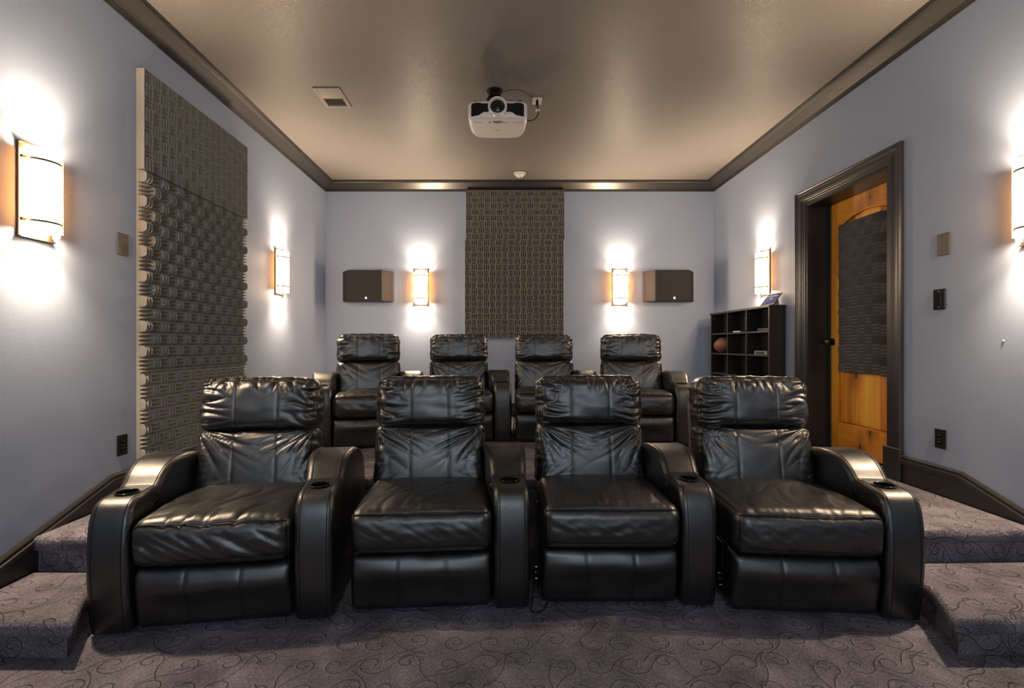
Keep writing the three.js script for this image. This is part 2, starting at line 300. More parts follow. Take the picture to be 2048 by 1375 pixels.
{
  // the leaf lies in the plane x = DX, facing the room; local coordinates: a along depth (0 at the hinge, near side), y up
  const g = structGroup('door_1', 'knotty orange alder door with arched upper panel');
  const y0 = PLAT + 0.014, y1 = DTOP - 0.02, a0 = D0 + 0.019, a1 = D1 - 0.019, st = 0.115;
  const uvBoard = (geo, across) => { const q = worldUV(geo); const uv = q.attributes.uv; for (let i = 0; i < uv.count; i++) uv.setXY(i, uv.getX(i) * 1.1 + 0.13, uv.getY(i) * 0.55); return q; };
  const board = (name, d0, d1, ya, yb, mat, thick = 0.04, out = 0) => part(name, uvBoard(rbox(thick, yb - ya, d1 - d0, 0.003, DX + thick / 2 - out, (ya + yb) / 2, -(d0 + d1) / 2)), mat, g);
  board('stile', a1 - st, a1, y0, y1, M.wood); board('stile', a0, a0 + st, y0, y1, M.wood);
  board('bottom_rail', a0 + st, a1 - st, y0, y0 + 0.235, M.woodAcross);
  board('lock_rail', a0 + st, a1 - st, y0 + 0.82, y0 + 0.98, M.woodAcross);
  // arched top rail
  {
    const s = new THREE.Shape(), L = a0 + st, Rr = a1 - st, mid = (L + Rr) / 2, base = y1 - 0.20, rise = 0.07;
    s.moveTo(L, y1); s.lineTo(L, base); for (let i = 1; i < 24; i++) { const t = i / 24; s.lineTo(lerp(L, Rr, t), base + rise * Math.sin(t * Math.PI)); } s.lineTo(Rr, base); s.lineTo(Rr, y1);
    const q = new THREE.ExtrudeGeometry(s, { depth: 0.04, bevelEnabled: false }); q.rotateY(Math.PI / 2).translate(DX, 0, 0); part('top_rail', uvBoard(q), M.woodAcross, g);
    const pan = new THREE.Shape(), pb = y0 + 0.98;
    const pl = (o, i) => { const pts = [[L + i, pb + i], [Rr - i, pb + i]]; for (let k = 0; k <= 24; k++) { const t = k / 24; pts.push([lerp(Rr - i, L + i, t), base - i + rise * Math.sin(t * Math.PI)]); } pts.forEach(([x, y], k) => k ? o.lineTo(x, y) : o.moveTo(x, y)); return o; };
    const pg = new THREE.ExtrudeGeometry(pl(pan, 0.035), { depth: 0.016, bevelEnabled: true, bevelThickness: 0.009, bevelSize: 0.028, bevelSegments: 2 }); pg.rotateY(Math.PI / 2).translate(DX + 0.016, 0, 0);
    part('upper_panel', uvBoard(pg), M.wood, g);
    const path = []; for (let k = 0; k <= 24; k++) { const t = k / 24; path.push(V(DX + 0.002, base + rise * Math.sin(t * Math.PI) - 0.004, -lerp(L, Rr, t))); }
    part('panel_bead', tube(path, 0.006, 60, 6), M.wood, g);
  }
  {
    const s = new THREE.Shape(), L = a0 + st + 0.035, Rr = a1 - st - 0.035, b = y0 + 0.27, t = y0 + 0.785; s.moveTo(L, b); s.lineTo(Rr, b); s.lineTo(Rr, t); s.lineTo(L, t);
    const q = new THREE.ExtrudeGeometry(s, { depth: 0.016, bevelEnabled: true, bevelThickness: 0.009, bevelSize: 0.028, bevelSegments: 2 }); q.rotateY(Math.PI / 2).translate(DX + 0.016, 0, 0); part('lower_panel', uvBoard(q), M.wood, g);
    part('panel_bead', box(0.008, 0.010, a1 - a0 - 2 * st, DX + 0.002, y0 + 0.236, -(a0 + a1) / 2), M.woodAcross, g);
  }
  part('backing', box(0.01, y1 - y0, a1 - a0, DX + 0.046, (y0 + y1) / 2, -(a0 + a1) / 2), M.plasticBlack, g);
  const ky = PLAT + 0.925, kd = 4.283;
  const rose = new THREE.LatheGeometry([[0, 0.008], [0.026, 0.008], [0.031, 0.004], [0.032, 0]].map(([r, h]) => new THREE.Vector2(r, h)), 28); rose.rotateZ(Math.PI / 2).translate(DX - 0.0005, ky, -kd);
  const knob = part('door_knob', rose, M.plasticBlack, g);
  const kn = new THREE.LatheGeometry([[0.010, 0], [0.010, 0.028], [0.020, 0.036], [0.027, 0.048], [0.027, 0.056], [0.019, 0.066], [0, 0.069]].map(([r, h]) => new THREE.Vector2(r, h)), 28); kn.rotateZ(Math.PI / 2).translate(DX - 0.004, ky, -kd);
  part('knob_ball', kn, M.brass, knob);
}

// ---------------------------------------------------------------- acoustic foam: moulded wedges in a basket weave, one continuous skin
const CELL = 0.0762;
function foamGeometry(cols, rows, base, height, parity = 0, sharp = 1.9, cut = false) {  // local: x right, y up, z out of the wall; origin at the lower left corner of the back
  const K = 18, nx = Math.round(cols * K), ny = Math.round(rows * K), s = CELL / K, pos = [], idx = [];
  const hAt = (i, j) => {
    const ci = Math.min(Math.floor(i / K), Math.ceil(cols) - 1), cj = Math.min(Math.floor(j / K), Math.ceil(rows) - 1), u = i / K - ci, v = j / K - cj;
    const [across, along] = (ci + cj + parity) % 2 ? [u, v] : [v, u];
    const f = across * 3 % 1, tri = 1 - Math.abs(2 * f - 1), end = Math.min(along, 1 - along), arch = Math.sqrt(clamp(1 - Math.pow(1 - clamp(end / 0.34, 0, 1), 2), 0, 1));
    if (cut) return base + height * (1 - Math.pow(clamp(tri, 0, 1), 0.9) * Math.sqrt(clamp(Math.sin(along * Math.PI), 0, 1)));   // slots sunk into a flush face
    return base + height * Math.pow(clamp(tri, 0, 1), sharp) * arch;
  };
  for (let j = 0; j <= ny; j++) for (let i = 0; i <= nx; i++) {
    const edge = i === 0 || j === 0 || i === nx || j === ny;
    const ii = clamp(i, 0, nx - 1e-6), jj = clamp(j, 0, ny - 1e-6);
    pos.push(i * s, j * s, edge && (i % K === 0 || j % K === 0) && false ? base : Math.max(base, hAt(ii, jj)) + 0.0012 * N(i * 0.31, j * 0.37, cols));
  }
  const W = nx + 1, at = (i, j) => j * W + i;
  for (let j = 0; j < ny; j++) for (let i = 0; i < nx; i++) idx.push(at(i, j), at(i + 1, j), at(i + 1, j + 1), at(i, j), at(i + 1, j + 1), at(i, j + 1));
  // edge walls down to the back
  const rim = []; for (let i = 0; i < nx; i++) rim.push(at(i, 0)); for (let j = 0; j < ny; j++) rim.push(at(nx, j)); for (let i = nx; i > 0; i--) rim.push(at(i, ny)); for (let j = ny; j > 0; j--) rim.push(at(0, j));
  const b0 = pos.length / 3; for (const k of rim) pos.push(pos[k * 3], pos[k * 3 + 1], 0);
  rim.forEach((k, n) => { const m = (n + 1) % rim.length; idx.push(k, b0 + n, b0 + m, k, b0 + m, rim[m]); });
  const g = new THREE.BufferGeometry(); g.setAttribute('position', new THREE.Float32BufferAttribute(pos, 3)); g.setIndex(idx);
  return worldUV(toCreasedNormals(g, R(28)));
}
function foam(geo, mat, x, y, z, turn, label, group) { const m = single('acoustic_foam_panel', geo, mat, label, 'foam panel', group); m.position.set(x, y, z); m.rotation.y = turn; return m; }
{
  const wide = foamGeometry(16, 8, 0.014, 0.040, 0, 1, true), tall = foamGeometry(8, 16, 0.014, 0.042, 1, 1, true), lowB = foamGeometry(16, 7.25, 0.022, 0.028, 1, 1.4);
  const gb = 'foam panels on the back wall', gl = 'foam panels on the left wall', gd = 'foam panels on the door';
  const X0 = -0.465, YT = EYE + 1.9125;
  foam(wide, M.foam, X0, YT - 8 * CELL, ZB + 0.001, 0, 'wide grey foam panel right below crown moulding on back wall', gb);
  foam(tall, M.foam, X0 - 0.012, YT - 24 * CELL - 0.001, ZB + 0.001, 0, 'left of two tall foam panels above the back row seats', gb);
  foam(tall, M.foam, X0 - 0.010 + 8 * CELL, YT - 24 * CELL - 0.001, ZB + 0.001, 0, 'right of two tall foam panels above the back row seats', gb);
  const tallS = foamGeometry(8, 16, 0.014, 0.042, 0), NEAR = 3.027, T = EYE + 1.675;
  // left wall: local x runs away from the camera
  const q = Math.PI / 2;                                  // local z -> +x, local x -> -z
  foam(foamGeometry(16, 8, 0.016, 0.034, 1, 1, true), M.foam, XL + 0.001, T - 8 * CELL, -NEAR, q, 'wide foam panel topping the stack on the left wall', gl);
  foam(tallS, M.foam, XL + 0.001, T - 24 * CELL - 0.001, -NEAR, q, 'tall spiky foam panel on left wall, nearer the wall plates', gl);
  foam(tallS, M.foam, XL + 0.001, T - 24 * CELL - 0.001, -NEAR - 8 * CELL - 0.001, q, 'tall spiky foam panel on left wall, nearer the far sconce', gl);
  foam(lowB, M.foam, XL + 0.001, T - 31.25 * CELL - 0.002, -NEAR, q, 'wide foam panel at the foot of the left wall', gl);
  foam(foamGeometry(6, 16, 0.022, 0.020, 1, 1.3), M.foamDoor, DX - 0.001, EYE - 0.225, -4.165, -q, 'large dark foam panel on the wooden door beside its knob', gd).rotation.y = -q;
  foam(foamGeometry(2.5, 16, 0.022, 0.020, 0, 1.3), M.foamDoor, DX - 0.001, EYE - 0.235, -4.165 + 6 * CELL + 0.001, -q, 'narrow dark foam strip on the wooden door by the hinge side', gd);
}

// ---------------------------------------------------------------- wall sconces
const sconceGeo = (() => {
  const arc = (a, b, n = 20, t0 = 0, t1 = 1) => Array.from({ length: n + 1 }, (_, i) => { const t = lerp(t0, t1, i / n) * Math.PI; return [-Math.cos(t) * a, Math.sin(t) * b]; });
  const ribbon = (out, inn, h) => {                       // closed band between two arcs, height h centred on y = 0
    const s = new THREE.Shape(); out.forEach(([x, z], i) => i ? s.lineTo(x, z) : s.moveTo(x, z)); [...inn].reverse().forEach(([x, z]) => s.lineTo(x, z));
    const g = new THREE.ExtrudeGeometry(s, { depth: h, bevelEnabled: false }); g.translate(0, 0, -h / 2).rotateX(Math.PI / 2); return toCreasedNormals(g, R(40));   // shape y -> z
  };
  return {
    plate: rbox(0.182, 0.44, 0.010, 0.003, 0, 0, 0.005),
    lip: box(0.182, 0.006, 0.016, 0, 0, 0.013),
    rail: new THREE.PlaneGeometry(0.050, 0.36, 2, 6).rotateY(Math.PI / 2).translate(0, 0, 0.035),
    shade: ribbon(arc(0.076, 0.080).map(([x, z]) => [x, z + 0.020]), arc(0.072, 0.076).map(([x, z]) => [x, z + 0.020]), 0.405),
    strap: ribbon(arc(0.0865, 0.0845).map(([x, z]) => [x, z + 0.020]), arc(0.084, 0.082).map(([x, z]) => [x, z + 0.020]), 0.008),
    screw: new THREE.CylinderGeometry(0.007, 0.007, 0.014, 14).rotateZ(Math.PI / 2),
  };
})();
function sconce(x, z, turn, label) {
  const s = thing('wall_sconce', label, 'sconce', [x, EYE + 0.717, z], turn, 'wall sconces');
  part('back_plate', sconceGeo.plate, M.bronze, s);
  for (const k of [-1, 1]) part('plate_lip', sconceGeo.lip, M.bronze, s).position.y = k * 0.217;
  for (const k of [-1, 1]) part('side_glass', sconceGeo.rail, M.amber, s).position.x = k * 0.0875;
  part('lamp_shade', sconceGeo.shade, M.glow, s);
  for (const k of [-1, 1]) {
    const st = part('strap', sconceGeo.strap, M.bronze, s); st.position.y = k * 0.143;
    for (const q of [-1, 1]) part('thumb_screw', sconceGeo.screw, M.bronze, st).position.set(q * 0.095, 0, 0.034);
  }
  for (const k of [-1, 1]) {
    const l = new THREE.PointLight(LAMP_COLOR, LAMP_POWER); l.name = 'sconce_bulb'; l.position.set(0, k * 0.135, 0.056); l.shadow.radius = 2.2; l.castShadow = true; s.add(l);
    const b = new THREE.SpotLight(LAMP_COLOR, BEAM_POWER, 0, R(54), 0.9); b.name = 'sconce_beam'; b.position.set(0, k * 0.15, 0.056); b.target.position.set(0, k * 1.2, 0.30); b.shadow.radius = 1.5; b.castShadow = true; s.add(b, b.target);
  }
}
const HP = Math.PI / 2;
sconce(-1.03, ZB + 0.0005, 0, 'lit sconce on back wall left of the foam panels');
sconce(1.45, ZB + 0.0005, 0, 'lit sconce on back wall right of the foam panels');
sconce(XL + 0.0005, -4.95, HP, 'lit sconce on left wall beyond the big foam panels');
sconce(XL + 0.0005, -2.372, HP, 'large lit sconce on left wall closest to the camera');
sconce(XR - 0.0005, -5.015, -HP, 'lit sconce on right wall above the dark cubby shelf');
sconce(XR - 0.0005, -2.44, -HP, 'lit sconce on right wall cut off by the picture edge');

// unseen glowing screen added behind the camera as cool fill, mirrored by the seats
{
  const s = thing('added_fill_screen', 'added glowing fill screen, unseen on the front wall behind the camera', 'screen', [0.2, 2.0, ZF - 0.001], Math.PI);
  part('fill_frame', rbox(2.74, 1.24, 0.04, 0.008, 0, 0, 0.02), M.plasticBlack, s);
  part('fill_surface', box(2.6, 1.1, 0.004, 0, 0, 0.043), std({ color: lin(0.7, 0.7, 0.7), roughness: 0.9, emissive: FILL_COLOR, emissiveIntensity: 0.6 }), s);
  const a = new THREE.RectAreaLight(FILL_COLOR, FILL_POWER, 2.6, 1.1); a.name = 'fill_glow'; a.position.set(0, 0, 0.05); a.rotation.y = Math.PI; s.add(a);
}

// ---------------------------------------------------------------- recliners
// A cushion: a rounded box of (w, h, d) whose skin is then pushed about by warp(p, a, b, c); a, b, c run -1..1 over the box.
function cushion(w, h, d, r, seg, warp) {
  const P = (a, b, c) => {
    const H = [w / 2, h / 2, d / 2], s = [a, b, c].map((t, i) => t * H[i]), q = s.map((t, i) => clamp(t, -(H[i] - r), H[i] - r)), o = s.map((t, i) => t - q[i]), l = Math.hypot(...o) || 1;
    const p = V(q[0] + o[0] / l * r, q[1] + o[1] / l * r, q[2] + o[2] / l * r); warp(p, a, b, c); return p;
  };
  let g = new THREE.BoxGeometry(2, 2, 2, ...seg); g.deleteAttribute('uv'); g.deleteAttribute('normal'); g = mergeVertices(g, 1e-4);
  const A = g.attributes.position, uv = new Float32Array(A.count * 2), v = new THREE.Vector3();
  for (let i = 0; i < A.count; i++) {
    v.fromBufferAttribute(A, i); const p = P(v.x, v.y, v.z); A.setXYZ(i, p.x, p.y, p.z);
    uv[i * 2] = p.x + 0.7 * p.z; uv[i * 2 + 1] = p.y - p.z;
  }
  g.setAttribute('uv', new THREE.BufferAttribute(uv, 2)); g.computeVertexNormals(); return { g, P };
}
const fold = (n) => { const k = Math.abs(n) * 2.2; return Math.min(1, Math.sqrt(k)) - 0.62; };   // puffed between sharp creases
const SEAM = 0.345;
const groove = (a, w) => { let k = 0; for (const s of [-SEAM, SEAM]) k += Math.exp(-Math.pow((a - s) * w / 2 / 0.007, 2)); return k; };
const pathTube = (P, from, r = 0.0018, seg = 48) => tube(from.map((q) => P(...q)), r, seg, 5);
const line = (n, f) => Array.from({ length: n + 1 }, (_, i) => f(i / n));

// arm: a side profile (z forward, y up) drawn out sideways with soft edges; wider at the back, with a bored cup holder
const ARM_W = 0.166;
const ARM_PTS = [[0.000, 0.012], [0.018, 0.12], [0.028, 0.24], [0.030, 0.34], [0.024, 0.43], [0.008, 0.505], [-0.018, 0.547], [-0.052, 0.564], [-0.11, 0.570], [-0.17, 0.574], [-0.212, 0.577], [-0.228, 0.590], [-0.255, 0.618], [-0.30, 0.648], [-0.36, 0.668], [-0.43, 0.674], [-0.52, 0.668], [-0.62, 0.645], [-0.72, 0.60], [-0.79, 0.54], [-0.82, 0.46], [-0.825, 0.012]];
const armCurve = new THREE.CatmullRomCurve3(ARM_PTS.slice(0, -1).map(([z, y]) => V(0, y, z)), false, 'centripetal');
const flare = (z) => 1 + 0.42 * sst(-z, 0.10, 0.55);
const armGeo = (() => {
  const s = new THREE.Shape(), pts = armCurve.getPoints(90); pts.forEach((p, i) => i ? s.lineTo(p.z, p.y) : s.moveTo(p.z, p.y)); s.lineTo(-0.825, 0.012);
  const b = 0.026; let g = new THREE.ExtrudeGeometry(s, { depth: ARM_W - 2 * b, steps: 4, bevelEnabled: true, bevelThickness: b, bevelSize: b, bevelOffset: -b, bevelSegments: 6 });
  g.translate(0, 0, -ARM_W / 2 + b); g.rotateY(-Math.PI / 2);                          // shape x -> z, extrusion -> -x
  g = toCreasedNormals(g, R(38));
  const hole = new THREE.CylinderGeometry(0.0435, 0.040, 0.12, 40); hole.translate(0, 0.545, -0.125);
  g.deleteAttribute('uv'); g.setAttribute('uv', new THREE.BufferAttribute(new Float32Array(g.attributes.position.count * 2), 2));
  const A = new Brush(g), B = new Brush(hole); A.updateMatrixWorld(); B.updateMatrixWorld(); const ev = new Evaluator(); ev.useGroups = false;
  g = ev.evaluate(A, B, SUBTRACTION).geometry; g.clearGroups();
  const p = g.attributes.position, uv = new Float32Array(p.count * 2);
  for (let i = 0; i < p.count; i++) { p.setX(i, p.getX(i) * flare(p.getZ(i))); uv[i * 2] = p.getX(i) + 0.7 * p.getZ(i); uv[i * 2 + 1] = p.getY(i) - p.getZ(i); }
  g.setAttribute('uv', new THREE.BufferAttribute(uv, 2)); return g;
})();
const armSeam = (sx) => tube(armCurve.getPoints(60).slice(0, 58).map((p) => V(sx * (ARM_W / 2 - 0.026) * flare(p.z), p.y, p.z)), 0.0024, 120, 5);
const armSeams = [armSeam(-1), armSeam(1)];
const padSeam = tube(line(8, (t) => { const x = lerp(-1, 1, t) * (ARM_W / 2 - 0.014); return V(x * flare(-0.214), 0.5775 - 0.010 * Math.pow(Math.abs(t * 2 - 1), 6), -0.214); }), 0.0026, 24, 5);
const cupGeo = new THREE.LatheGeometry([[0, -0.074], [0.036, -0.074], [0.0385, -0.07], [0.0415, 0], [0.043, 0.003], [0.047, 0.0035], [0.050, 0.001], [0.050, -0.002], [0.0432, -0.002]].map(([r, y]) => new THREE.Vector2(r, y)), 40);
const knobGeo = new THREE.LatheGeometry([[0, 0.012], [0.010, 0.012], [0.013, 0.008], [0.014, 0.004], [0.024, 0.004], [0.027, 0.002], [0.027, 0]].map(([r, y]) => new THREE.Vector2(r, y)), 28);

function armrest(parent, side, inner) {
  const a = part('armrest', armGeo, M.leather, parent); a.position.set(side * 0.412, 0, 0);
  for (const s of armSeams) part('seam', s, M.seam, a);
  part('seam', padSeam, M.seam, a);
  part('cup_holder', cupGeo, M.plasticGloss, a).position.set(0, 0.5735, -0.125);
  const k = part('recline_knob', knobGeo, M.plasticGloss, a); k.rotation.z = -inner * Math.PI / 2; k.position.set(inner * (ARM_W / 2 * flare(-0.19) - 0.0005), 0.522, -0.19);
  return a;
}
function recliner(spec) {
  const { at: [x, d], y, turn, seed, label, group, scale = 1, leftArm, fine, slump = 0.4 } = spec;
  const g = thing('recliner_chair', label, 'recliner', [x, y + 0.001, -d], R(turn), group); g.scale.setScalar(scale);
  const q = fine ? 1 : 0.6, seg = (a, b, c) => [a, b, c].map((n) => Math.max(4, Math.round(n * q))), S = seed * 7.31;
  // base and back shell
  part('base_frame', rbox(0.60, 0.24, 0.66, 0.01, 0, 0.155, -0.42), M.plasticBlack, g);
  const shell = part('back_shell', rbox(0.585, 0.76, 0.10, 0.045, 0, 0, 0, 4), M.leather, g); shell.position.set(0, 0.58, -0.765); shell.rotation.x = R(-9);
  // footrest
  {
    const { g: geo, P } = cushion(0.642, 0.262, 0.13, 0.030, seg(84, 36, 10), (p, a, b, c) => {
      const f = Math.max(0, c), k = Math.max(0, 1 - a * a);
      p.z += f * (0.026 * Math.exp(-Math.pow((b - 0.45) / 0.42, 2)) * Math.pow(k, 0.35) - 0.016 * sst(-b, -0.2, 1)) - f * 0.0035 * groove(a, 0.642) + f * 0.004 * N(a * 2.2 + S, b * 1.3, S);
      p.y += 0.004 * N(a * 3 + S, 1.7, S) * sst(b, 0.5, 1);
    });
    const m = part('footrest', geo, M.leather, g); m.position.set(0, 0.148, -0.055);
    for (const s of [-SEAM, SEAM]) part('seam', pathTube(P, line(20, (t) => [s, lerp(-0.9, 0.9, t), 1])), M.seam, m);
  }
  // seat cushion
  {
    const { g: geo, P } = cushion(0.642, 0.20, 0.62, 0.052, seg(90, 26, 80), (p, a, b, c) => {
      const top = sst(b, 0.1, 0.95), front = sst(c, 0.55, 1), k = Math.max(0, 1 - a * a), kz = Math.max(0, 1 - c * c);
      p.y += top * (0.026 * Math.pow(k, 0.6) * Math.pow(kz, 0.5) - slump * 0.010 * Math.exp(-(a * a) / 0.3 - Math.pow((c + 0.05) / 0.5, 2)));
      p.z += front * (0.022 * Math.pow(k, 0.4) * (1 - 0.5 * b * b) - 0.012 * sst(-b, 0.2, 1));
      const f1 = fold(N(a * 3.2 + c * 1.4 + S, c * 1.1 - a * 0.5, S)), f2 = N(a * 13 + S, c * 2.2, S + 3);
      p.y += top * (slump * 0.011 * f1 * sst(c, -1, 0.3) * Math.pow(k, 0.3) + 0.0035 * f2 * sst(c, 0.2, 0.95) * Math.pow(k, 0.3));
      p.z += front * (1 - top) * (slump * 0.010 * fold(N(a * 4 + b * 1.8 + S, b * 0.7, S + 5)) + 0.003 * N(a * 5, b * 3, S));
      p.x *= 1 - 0.05 * sst(-c, 0, 1);
    });
    const m = part('seat_cushion', geo, M.leather, g); m.position.set(0, 0.386, -0.262);
    part('piping', pathTube(P, line(40, (t) => [lerp(-0.985, 0.985, t), 0.86, 0.965]), 0.0034, 90), M.seam, m);
    part('piping', pathTube(P, line(40, (t) => [lerp(-0.985, 0.985, t), -0.72, 1]), 0.0030, 90), M.seam, m);
  }
  // lumbar cushion
  {
    const W = 0.622, Hh = 0.36;
    const { g: geo, P } = cushion(W, Hh, 0.20, 0.062, seg(92, 56, 16), (p, a, b, c) => {
      const f = sst(c, -0.1, 0.9), k = Math.max(0, 1 - a * a), kb = Math.max(0, 1 - b * b);
      p.z += f * 0.034 * Math.pow(k, 0.5) * Math.pow(kb, 0.45) - f * 0.0035 * groove(a, W);
      let w = 0;
      for (const s of [-1, 1]) {                            // creases fan out of the upper corners, shorter ones from below
        const dx = 1 - s * a, dy = 1 - b, r = Math.hypot(dx * 1.2, dy), ph = Math.atan2(dy, dx * 1.2);
        w += Math.exp(-Math.pow(r / (1.0 + 0.25 * N(S, s)), 2)) * sst(r, 0.02, 0.25) * fold(N(ph * 4.6 + S + s * 3, r * 0.8, S)) * 0.027;
        const dy2 = 1 + b, r2 = Math.hypot(dx * 1.3, dy2), p2 = Math.atan2(dy2, dx);
        w += Math.exp(-Math.pow(r2 / 0.62, 2)) * sst(r2, 0.02, 0.2) * fold(N(p2 * 4 + S * 2 + s, r2, S)) * 0.016;
      }
      w += 0.004 * sst(Math.abs(a), 0.5, 1) * N(a * 2, b * 9 + S, S);
      p.z += f * w; p.x += Math.sign(a) * sst(Math.abs(a), 0.85, 1) * 0.007 * N(b * 5 + S, c, S);
      p.x *= 1 + 0.018 * sst(-b, -0.2, 1);
    });
    const m = part('lumbar_cushion', geo, M.leather, g); m.position.set(0, 0.592, -0.605); m.rotation.x = R(-11);
    for (const s of [-SEAM, SEAM]) part('seam', pathTube(P, line(28, (t) => [s, lerp(-0.8, 0.9, t), 1])), M.seam, m);
    for (const s of [-1, 1]) part('seam', pathTube(P, line(28, (t) => [s, lerp(-0.8, 0.95, t), 0.62]), 0.0028), M.seam, m);
  }
  // headrest
  {
    const W = 0.618, Hh = 0.305;
    const { g: geo, P } = cushion(W, Hh, 0.215, 0.070, seg(96, 52, 26), (p, a, b, c) => {
      const f = sst(c, -0.1, 0.9), k = Math.max(0, 1 - a * a), kb = Math.max(0, 1 - b * b);
      p.z += f * 0.036 * Math.pow(k, 0.45) * Math.pow(kb, 0.5) - f * 0.0035 * groove(a, W);
      let w = 0.024 * sst(Math.abs(a), 0.30, 0.95) * (1 - 0.6 * sst(Math.abs(a), 0.95, 1)) * fold(N(a * 1.6 + S, (b * (1.15 - 0.25 * Math.abs(a)) + 0.25 * Math.abs(a) * N(a * 2, S)) * 4.0 + S, S + 1));
      w += 0.019 * sst(b, 0.2, 0.9) * fold(N(a * 6.5 + S, b * 1.2 + a, S + 2));
      w += 0.008 * sst(-b, 0.45, 1) * fold(N(a * 3 + S, b, S + 4)) + 0.004 * N(a * 3 + S, b * 2.5, S + 6);
      p.z += f * w;
      const topk = sst(b, 0.8, 1); p.y += topk * (0.006 * N(a * 4.5 + S, c * 1.5, S + 8) + 0.004 * N(a * 11 + S, c * 2, S) - 0.010 * a * a * a * a);
      p.x += Math.sign(a) * sst(Math.abs(a), 0.85, 1) * 0.008 * N(b * 5 + S, c, S + 9);
    });
    const m = part('headrest', geo, M.leather, g); m.position.set(0, 0.893, -0.655); m.rotation.x = R(-7);
    for (const s of [-SEAM, SEAM]) part('seam', pathTube(P, line(34, (t) => t < 0.8 ? [s, lerp(-0.9, 1, t / 0.8), 1] : [s, 1, lerp(1, 0.1, (t - 0.8) / 0.2)])), M.seam, m);
    const rim = [...line(12, (t) => [-1, lerp(-0.9, 0.9, t), 0.72]), ...line(30, (t) => [lerp(-0.93, 0.93, t), 1, 0.72]), ...line(12, (t) => [1, lerp(0.9, -0.9, t), 0.72])];
    part('piping', pathTube(P, rim, 0.0034, 140), M.seam, m);
  }
  armrest(g, 1, -1);
  if (leftArm) armrest(g, -1, 1);
  else {                                                    // bare side of the mechanism in the gap
    const sp = part('side_plate', rbox(0.008, 0.25, 0.30, 0.003, -0.331, 0.17, -0.24), M.plasticGloss, g);
    part('bracket', rbox(0.006, 0.012, 0.20, 0.002, -0.337, 0.12, -0.2), M.darkMetal, sp);
    for (const [yy, zz] of [[0.115, -0.12], [0.135, -0.13], [0.085, -0.115]]) part('bolt', new THREE.CylinderGeometry(0.0055, 0.0055, 0.008, 10).rotateZ(Math.PI / 2).translate(-0.338, yy, zz), M.chrome, sp);
  }
  if (spec.cord) part('power_cord', tube([[-0.335, 0.06, -0.16], [-0.345, 0.10, -0.10], [-0.362, 0.03, -0.02], [-0.372, 0.006, 0.035], [-0.355, 0.006, 0.05], [-0.32, 0.006, 0.035], [-0.29, 0.008, -0.03]], 0.0035, 60, 7), M.plasticBlack, g);
  for (const [fx, fz] of [[-0.27, -0.16], [0.27, -0.16], [-0.27, -0.70], [0.27, -0.70]]) part('foot', new THREE.CylinderGeometry(0.022, 0.026, 0.036, 14).translate(fx, 0.018, fz), M.plasticBlack, g);
  return g;
}
const GF = 'front row recliners', GB = 'back row recliners';
[
  { at: [-1.25, 2.165], turn: 8.3, leftArm: true, slump: 1.15, seed: 1, label: 'black leather recliner in front row at left end, seat deeply creased' },
  { at: [-0.3725, 2.285], turn: 4.2, slump: 0.4, seed: 2, label: 'black leather recliner in front row, second from the left' },
  { at: [0.4985, 2.336], turn: 0, slump: 0.25, seed: 3, cord: true, label: 'black leather recliner in front row, third from the left' },
  { at: [1.361, 2.2475], turn: -4.2, slump: 0.5, seed: 4, label: 'black leather recliner in front row at right end, nearest the door' },
].forEach((s) => recliner({ ...s, y: 0, fine: true, group: GF }));
[
  { at: [-1.15, 4.31], turn: 16, leftArm: true, seed: 5, label: 'black leather recliner in back row at left end, below the left speaker' },
  { at: [-0.398, 4.58], turn: 6, seed: 6, label: 'black leather recliner in back row, second from the left' },
  { at: [0.417, 4.58], turn: 0, seed: 7, label: 'black leather recliner in back row, third from the left' },
  { at: [1.21, 4.46], turn: -7, seed: 8, label: 'black leather recliner in back row at right end, beside the cubby shelf' },
].forEach((s) => recliner({ ...s, y: PLAT, scale: 0.96, group: GB }));

// ---------------------------------------------------------------- surround speakers
function speaker(cx, label) {
  const s = thing('surround_speaker', label, 'speaker', [cx, EYE + 0.722, ZB + 0.001], 0, 'surround speakers on the back wall');
  const h = 0.378, prof = [[-0.305, 0], [-0.305, 0.02], [-0.205, 0.168], [0.205, 0.168], [0.305, 0.02], [0.305, 0]];
  const ex = (pts, hh, r) => { const sh = new THREE.Shape(); pts.forEach(([x, z], i) => i ? sh.lineTo(x, z) : sh.moveTo(x, z)); const g = new THREE.ExtrudeGeometry(sh, { depth: hh - 2 * r, bevelEnabled: true, bevelThickness: r, bevelSize: r, bevelOffset: -r, bevelSegments: 3 }); g.translate(0, 0, -hh / 2 + r).rotateX(Math.PI / 2); return toCreasedNormals(worldUV(g), R(35)); };
  part('cabinet', ex(prof, h, 0.004), M.cabinet, s);
  part('front_grille', rbox(0.414, h - 0.012, 0.012, 0.005, 0, 0, 0.171), M.grille, s);
  for (const k of [-1, 1]) { const q = part('side_grille', rbox(0.176, h - 0.012, 0.010, 0.004), M.grille, s); q.position.set(k * 0.2565, 0, 0.097); q.rotation.y = k * Math.atan2(0.148, 0.10); }
  part('badge', rbox(0.024, 0.024, 0.004, 0.001, 0.02, -h / 2 + 0.035, 0.1785), M.chrome, s);
}
speaker(-1.69, 'dark grey wall speaker left of the left back-wall sconce');
speaker(2.055, 'dark grey wall speaker right of the right back-wall sconce');

